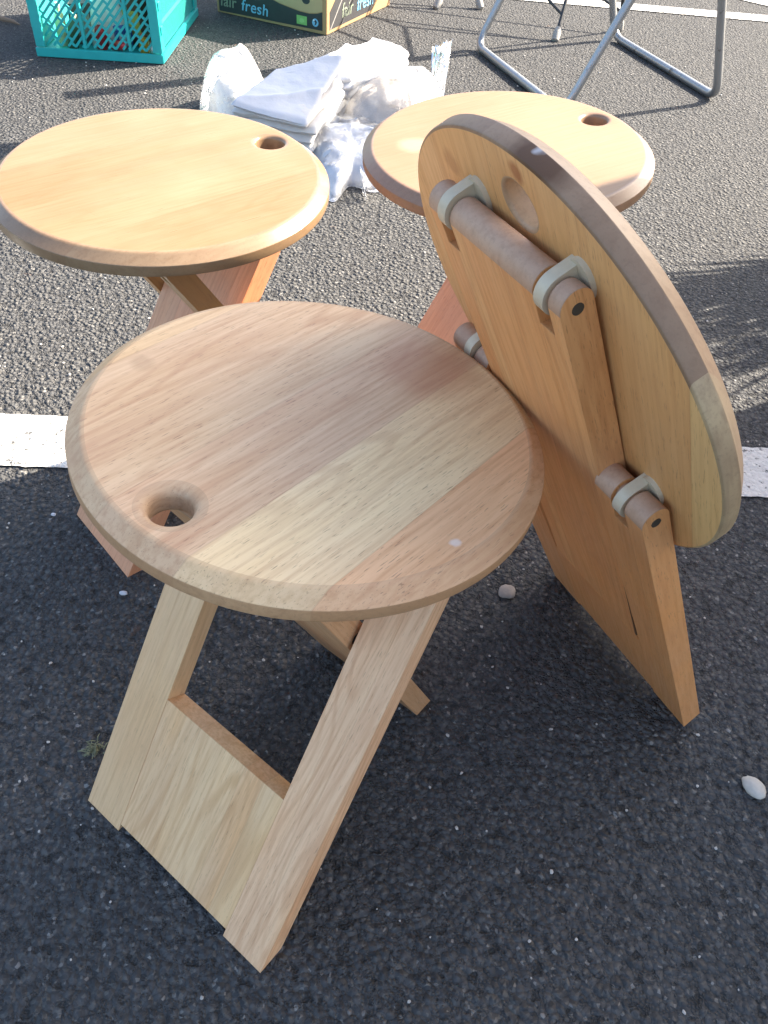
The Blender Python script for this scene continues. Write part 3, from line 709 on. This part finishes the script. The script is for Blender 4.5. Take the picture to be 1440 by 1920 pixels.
# ------------------------------------------------------------------ heap of white linen and plastic bags
def folded(name, A, B, C, D, th, layers, mat, seed, label, cat='cloth', amp=.004, sag=0.0, group='white linen heaped on the ground'):
    """folded cloth: stacked soft layers over the quad A-B-C-D (top surface corners)"""
    bm = bmesh.new(); A, B, C, D = map(Vector, (A, B, C, D)); n = 44
    for k in range(layers):
        g = {}
        rnd = random.Random(seed*31+k); jit = [Vector((rnd.uniform(-1, 1), rnd.uniform(-1, 1), 0))*.014 for _ in range(4)]
        a, b, c, d = (P + j - Vector((0, 0, k*th*.93)) for P, j in zip((A, B, C, D), jit))
        for side_ in (0, 1):
            for i in range(n+1):
                for j in range(n+1):
                    s_, t_ = i/n, j/n
                    if side_ and (i in (0, n) or j in (0, n)): g[1, i, j] = g[0, i, j]; continue
                    p = a.lerp(b, s_).lerp(d.lerp(c, s_), t_)
                    e = max(abs(2*s_-1), abs(2*t_-1)); rr = .88
                    f = 1 if e < rr else math.sqrt(max(0, 1-((e-rr)/(1-rr))**2))
                    wv = noise.fractal(Vector((p.x*5, p.y*5, seed + k*.15)), 1, 2, 4)*amp + max(0, 1-3*abs(noise.noise(Vector((p.x*4+3, p.y*6, seed)))))**2*amp*.9
                    p.z += wv - sag*(2*t_-1)**2 + (th/2*f if not side_ else -th/2*f*.96) - th/2
                    q = noise.noise(Vector((p.x*16, p.y*16, seed+k)))*.004; p.x += q; p.y += q*.6
                    p.z = max(p.z, .003)
                    g[side_, i, j] = bm.verts.new(p)
            for i in range(n):
                for j in range(n):
                    q = [g[side_, i, j], g[side_, i+1, j], g[side_, i+1, j+1], g[side_, i, j+1]]
                    bm.faces.new(q if not side_ else q[::-1])
    return setp(mk(name, bm, mat, smooth=60), label, cat, group)
folded('folded_linen', (-.455, 2.072, .128), (-.258, 2.052, .122), (-.172, 2.375, .172), (-.355, 2.285, .162), .017, 1, LINEN, 3, 'neatly folded white sheet on top of the linen heap, mostly in shade', amp=.010)
folded('folded_linen', (-.445, 2.085, .112), (-.245, 2.055, .104), (-.135, 2.44, .145), (-.345, 2.36, .142), .024, 4, LINEN2, 9, 'thick stack of white folded linen under the top sheet of the heap', amp=.011)
folded('folded_linen', (-.345, 2.24, .150), (-.165, 2.28, .158), (-.010, 2.60, .138), (-.125, 2.62, .160), .027, 4, LINEN, 14, 'white folded linen at the far end of the heap, nearest the box', amp=.013, sag=.014)
FILM = film_mat('clear_film', .10); FILM2 = film_mat('milky_film', .27)
def bag(name, outline, h, film, inner, label, seed, infl=.86, wr=.016, ws=15, edge=2.6, tuft=None, hi=None, group='clear plastic bags of linen'):
    cx = sum(p[0] for p in outline)/len(outline); cy = sum(p[1] for p in outline)/len(outline)
    root = thing(name, (cx, cy, 0), label, 'plastic bag', group)
    inn = [(cx+(p[0]-cx)*infl, cy+(p[1]-cy)*infl) for p in outline]
    hf = h if callable(h) else (lambda x, y: h)
    mk('cloth', blob(inn, lambda x, y: hf(x, y)*(hi or .82), seed, wr=wr*.6, ws=ws*.7, edge=edge*1.3, ridge=1.1), inner, root, smooth=180)
    mk('film', blob(outline, hf, seed+2, wr=wr, ws=ws, edge=edge, ridge=1.0, base=.002), film, root, smooth=75)
    if tuft:
        bm = bmesh.new(); p0, p1, wd = Vector(tuft[0]), Vector(tuft[1]), tuft[2]; n = 26; m = 10; g = []
        sd_ = (p1-p0).cross(Vector((.3, 1, .2))).normalized()
        for i in range(n+1):
            row = []
            for j in range(m+1):
                s_ = i/n*2-1; t_ = j/m; p = p0.lerp(p1, t_) + sd_*s_*wd*(.55+.6*t_)
                p += Vector((.3, -1, .2))*(math.sin(s_*13+seed)*.010*(1-t_*.4) + noise.noise(Vector((s_*4, t_*3, seed)))*.014)
                p.z += noise.noise(Vector((s_*6, 3, seed)))*.02*t_; p.z = max(.003, p.z)
                row.append(bm.verts.new(p))
            g.append(row)
        for i in range(n):
            for j in range(m): bm.faces.new((g[i][j], g[i+1][j], g[i+1][j+1], g[i][j+1]))
        o = mk('bag_end', bm, film, root, smooth=60)
    return root
bag('plastic_bag', [(-.60, 2.38), (-.545, 2.28), (-.46, 2.27), (-.405, 2.40), (-.43, 2.50), (-.50, 2.53), (-.57, 2.49)], .150, FILM2, PAPER,
    'tall crumpled milky plastic bag standing left of the folded linen', 5, infl=.74, edge=2.1, wr=.017, ws=10, hi=.60)
bag('plastic_bag', [(-.225, 2.24), (-.13, 2.16), (.0, 2.19), (.07, 2.30), (.095, 2.45), (.02, 2.55), (-.10, 2.50), (-.19, 2.38)], .145, FILM, BEIGE,
    'clear plastic bag around beige cloth with a twisted end sticking up', 11, edge=2.8, wr=.010, ws=10, tuft=((.065, 2.44, .04), (.070, 2.60, .155), .03))
bag('plastic_bag', [(-.30, 2.24), (-.255, 2.06), (-.215, 1.93), (-.172, 1.865), (-.142, 1.955), (-.075, 1.935), (-.03, 2.02), (.02, 2.16), (-.06, 2.25), (-.18, 2.30)], lambda x, y: .05 + max(0, y-1.95)*.13, FILM, LINEN,
    'flat clear plastic bag of white cloth lying between the two sunlit stools', 17, edge=3.2, wr=.012, tuft=((-.118, 1.975, .03), (-.098, 1.885, .012), .034))

# ------------------------------------------------------------------ tubular stand and camp chair behind
STEEL = NT('grey_painted_steel'); v_ = STEEL.coord()
STEEL.l(STEEL.mix(STEEL.ramp(STEEL.noise(v_, 30, 5, .7), [(.60, 0.0), (.68, 1.0)]), (.33, .34, .35), (.17, .16, .15)), STEEL.b.inputs['Base Color'])
STEEL.b.inputs['Metallic'].default_value = .75; STEEL.b.inputs['Roughness'].default_value = .38
def bend_path(pts, rad=.055, n=7):
    pts = [Vector(p) for p in pts]; out = [pts[0]]
    for a, b, c in zip(pts, pts[1:], pts[2:]):
        d1 = (a-b).normalized(); d2 = (c-b).normalized(); p, q = b+d1*rad, b+d2*rad
        for k in range(n+1):
            t = k/n; out.append((1-t)**2*p + 2*t*(1-t)*b + t*t*q)
    return out + [pts[-1]]
b_ = Vector((.373, -.928, 0)); l_ = Vector((.928, .373, 0)); TR = .0125
stand = thing('folding_stand', (.57, 2.95, 0), 'folding stand on two crossed frames of bent grey steel tube', 'folding stand')
F1 = Vector((.199, 3.12, TR)); F2 = Vector((.705, 3.35, TR)); HT = .93
d1 = l_*.5 + ez; d2 = l_*-.34 + ez
mk('tube_frame', (lambda bm: (tube(bm, bend_path([F1+d1*HT, F1, F1+b_*.633, F1+b_*.633+d1*HT]), TR), bm)[1])(bmesh.new()), STEEL.m, stand, smooth=60)
mk('tube_frame', (lambda bm: (tube(bm, bend_path([F2+d2*HT, F2, F2+b_*.633, F2+b_*.633+d2*HT]), TR), bm)[1])(bmesh.new()), STEEL.m, stand, smooth=60)
bm = bmesh.new(); tc_ = Vector((.29, 2.59, .955))            # unseen narrow top added above the frame, placed to shade the linen
for k in range(-3, 4): box(bm, tc_ + b_*k*.060, l_*.56, b_*.0299, ez*.009)
for k in (-.5, 0, .5): box(bm, tc_ + l_*k - ez*.019, l_*.02, b_*.21, ez*.009)
mk('added_shade_top', bm, plain('grey_slats', (.35, .34, .33), .6), stand)
bm = bmesh.new(); ps = Vector((.20, 3.12, 0)) + d1*.0
box(bm, ps + ez*.70, Vector((-.51, .86, 0))*.030, Vector((.86, .51, 0))*.0012, ez*.27); mk('added_shadow_strip', bm, plain('shadow_strip_black', (.06, .06, .07), .8), stand)  # unseen hanging strip added for its bar shadow on the ground
BLK = plain('dark_enamel', (.055, .057, .060), .4, .6); RUB = plain('grey_rubber', (.30, .29, .27), .8, var=.2)
chair = thing('camp_chair', (.35, 3.6, 0), 'thin dark legs of a camp chair with grey rubber feet, behind the grey stand', 'chair')
feet = [Vector((.0537, 3.5816, 0)), Vector((.231, 3.62, 0)), Vector((.4845, 3.2759, 0)), Vector((.745, 3.47, 0))]
tops = [Vector((.34, 3.95, .55)), Vector((-.02, 4.0, .55)), Vector((.62, 3.72, .55)), Vector((.66, 3.36, .55))]
for f_, t_ in zip(feet, tops):
    bm = bmesh.new(); tube(bm, [f_ + (t_-f_)*.03, t_], .0065, 10); lg = mk('leg', bm, BLK, chair, smooth=60)
    bm = bmesh.new(); d_ = (t_-f_).normalized(); tube(bm, [f_ + ez*.001, f_ + d_*.004, f_ + d_*.03, f_ + d_*.042, f_+d_*.05], [.010, .0135, .0145, .0115, .008], 12); mk('rubber_foot', bm, RUB, lg, smooth=45)
for a_, c_ in ((Vector((.12, 3.66, .32)), feet[2] + (tops[2]-feet[2])*.13), (feet[0] + (tops[0]-feet[0])*.5, feet[3] + (tops[3]-feet[3])*.12)):
    bm = bmesh.new(); tube(bm, [a_, c_], .005, 8); mk('cross_brace', bm, BLK, chair, smooth=60)
bm = bmesh.new(); q4 = [tops[1], tops[0], tops[2], tops[3]]
for k in range(4): tube(bm, [q4[k], q4[(k+1) % 4]], .0065, 10)
mk('seat_rail', bm, BLK, chair, smooth=60)

# ------------------------------------------------------------------ loose stones
def pebble(p, r, sq, seed, mat, label, name='pebble', cat='stone', group='loose stones on the asphalt', az=0):
    bm = bmesh.new(); bmesh.ops.create_icosphere(bm, subdivisions=3, radius=1)
    for v in bm.verts:
        k = 1 + noise.noise(v.co*1.1 + Vector((seed, 0, 0)))*.14 + noise.noise(v.co*3 + Vector((seed, 5, 0)))*.12
        v.co = Vector((v.co.x*r*k, v.co.y*r*k*sq[0], v.co.z*r*k*sq[1]))
    zmin = min(v.co.z for v in bm.verts)
    setp(mk(name, bm, mat, None, Matrix.Translation((p[0], p[1], -zmin*.75)) @ Matrix.Rotation(az, 4, 'Z'), 180), label, cat, group)
STW = plain('pale_stone', (.50, .46, .40), .8, var=.2, nscale=120, bump=.3); STG = plain('grey_stone', (.27, .24, .215), .85, var=.25, nscale=150, bump=.4); STB = plain('bluish_stone', (.55, .56, .60), .8, var=.15, nscale=100)
pebble((.444, .454), .0150, (.70, .45), 2, STW, 'pale oval pebble lying near the right edge of the shaded asphalt', az=-.9)
pebble((.176, .717), .0125, (.95, .35), 5, STG, 'flat grey brown stone beside the pale stool, near the folded stool', az=.3)
pebble((-.337, .667), .0055, (.6, .5), 8, STB, 'small bluish white chip left of the front stool')
pebble((.519, .919), .0075, (.7, .5), 11, STW, 'small tan chip by the white line, right of the folded stool')
pebble((-.027, .637), .004, (.8, .5), 13, STB, 'tiny white chip under the pale front stool')
pebble((-.50, 1.15), .006, (.8, .6), 15, STW, 'cream chip beside the white line at the left edge')
pebble((-.475, .80), .0035, (.8, .6), 17, STB, 'tiny white chip in the shade, left of the front stool')
rs = random.Random(5); vs = bmesh.new()                       # loose grit
for k in range(620):
    yy = rs.uniform(.15, 3.2); xx = rs.uniform(-.45-.33*yy, .42+.32*yy); r_ = rs.uniform(.0007, .0019)*(1+.25*yy)
    m_ = Matrix.Translation((xx, yy, r_*.5)) @ Matrix.Rotation(rs.uniform(0, 6), 4, 'Z') @ Matrix.Diagonal((r_*rs.uniform(.8, 1.6), r_, r_*rs.uniform(.5, .9), 1))
    g_ = bmesh.ops.create_icosphere(vs, subdivisions=1, radius=1, matrix=m_)
    for v in g_['verts']: v.co += Vector((rs.uniform(-1, 1), rs.uniform(-1, 1), rs.uniform(-1, 1)))*r_*.2
grit = setp(mk('grit', vs, plain('pale_grit', (.42, .40, .37), .8, var=.5, nscale=60)), 'pale grit scattered over the asphalt', 'grit', kind='stuff')
MOSS = plain('dry_moss', (.20, .21, .13), .9, var=.4, nscale=200)
bm = bmesh.new(); rs = random.Random(9)
for k in range(46):
    a_ = rs.uniform(0, 6.28); l2 = rs.uniform(.004, .013); h2 = rs.uniform(.002, .009); p = Vector((rs.gauss(0, .004), rs.gauss(0, .004), .002))
    tube(bm, [p, p + Vector((math.cos(a_)*l2*.5, math.sin(a_)*l2*.5, h2)), p + Vector((math.cos(a_)*l2, math.sin(a_)*l2, h2*.6))], [.0009, .0007, .0003], 5)
setp(mk('moss_sprig', bm, MOSS, None, Matrix.Translation((-.308, .44, 0))), 'small dry moss sprig on the dark asphalt left of the pale stool', 'moss')
bm = bmesh.new()
tube(bm, [(-1.45, 3.05, .008), (-1.40, 3.03, .012), (-1.36, 3.022, .009), (-1.33, 3.0, .006)], [.006, .008, .006, .002], 8)
setp(mk('twig', bm, plain('bark', (.22, .15, .10), .9, var=.3, nscale=80), smooth=60), 'short brown twig at the upper left beyond the teal crate', 'twig')

# ------------------------------------------------------------------ unseen shade casters added out of frame, on the sun side
def sp(D, n, z=0): return Vector((.86*D - .51*n, .51*D + .86*n, z))
screen = thing('added_shade_screen', sp(2, -.5), 'unseen canvas screen added to shade the foreground, right of the stools', 'added_shade_screen')  # unseen screen put up only to block the sun
bm = bmesh.new(); n_ = 60; g = []
for i in range(n_+1):
    t_ = i/n_; q = sp(2.0, .695 - 3.4*t_) + Vector((.86, .51, 0))*math.sin(t_*40)*.012
    g.append([bm.verts.new((q.x, q.y, .04)), bm.verts.new((q.x, q.y, 1.2)), bm.verts.new((q.x, q.y, 2.25 - .02*math.sin(t_*math.pi*5)**2))])
for i in range(n_):
    for j in range(2): bm.faces.new((g[i][j], g[i+1][j], g[i+1][j+1], g[i][j+1]))
CV = NT('cream_canvas'); CVt = CV.n('BsdfTranslucent'); CVt.inputs[0].default_value = (.40, .33, .24, 1); CVm = CV.n('MixShader'); CVm.inputs[0].default_value = .22  # translucent share passes added warm fill to the shaded stools
CV.l(CV.mix(CV.noise(CV.coord(), 40, 4, .6), (.58, .52, .42), (.66, .60, .50)), CV.b.inputs['Base Color']); CV.b.inputs['Roughness'].default_value = .9
CV.l(CV.b.outputs[0], CVm.inputs[1]); CV.l(CVt.outputs[0], CVm.inputs[2]); CV.l(CVm.outputs[0], CV.out.inputs[0])
mk('canvas', bm, CV.m, screen, smooth=180)
for k in range(5):
    q = sp(2.04, .64 - .84*k); bm = bmesh.new(); tube(bm, [(q.x, q.y, 0), (q.x, q.y, 2.35)], .022, 12); mk('post', bm, plain('post_wood', (.35, .24, .14), .7), screen, smooth=60)
q = sp(2.15, .87); streak_caster = thing('added_shade_planter', q, 'unseen trough of upright grass added to cast leaf streaks, right of the stools', 'added_shade_planter')  # unseen grass put in to cast streaky shadows
dn = Vector((-.51, .86, 0)); dd = Vector((.86, .51, 0))
bm = bmesh.new()
for sg in (1, -1):
    box(bm, q + dd*.07*sg + ez*.06, dn*.21, dd*.009, ez*.058); box(bm, q + dn*.2011*sg + ez*.06, dn*.009, dd*.0605, ez*.058)
box(bm, q + ez*.05, dn*.19, dd*.058, ez*.04)
mk('trough', bm, plain('trough_wood', (.20, .14, .09), .8, var=.3), streak_caster)
bm = bmesh.new(); rs = random.Random(4); LEAF = plain('grass_leaf', (.10, .14, .045), .6, var=.3)
for k in range(300):
    zone = rs.choices((0, 1, 2, 3), (9, 5, 4, 1))[0]  # blade density shaped for the light and dark streaks
    n_ = (rs.uniform(.965, 1.035), rs.uniform(.84, .965), rs.uniform(.785, .835), rs.uniform(.70, .785))[zone]
    c0 = sp(2.15 + rs.uniform(-.05, .05), n_, .085); h_ = rs.uniform(.42, .80); lean = rs.gauss(0, .07) if zone else rs.gauss(.02, .07); wd = rs.uniform(.004, .010); dv = dn*lean + dd*rs.gauss(0, .08); pr = None
    for j in range(6):
        t_ = j/5; p = c0 + dv*t_**1.8 + ez*h_*(t_ - .12*t_**3); w_ = wd*(1-t_**2*.9)
        cur = (bm.verts.new(p-dn*w_), bm.verts.new(p+dn*w_))
        if pr: bm.faces.new((pr[0], pr[1], cur[1], cur[0]))
        pr = cur
mk('foliage', bm, LEAF, streak_caster)
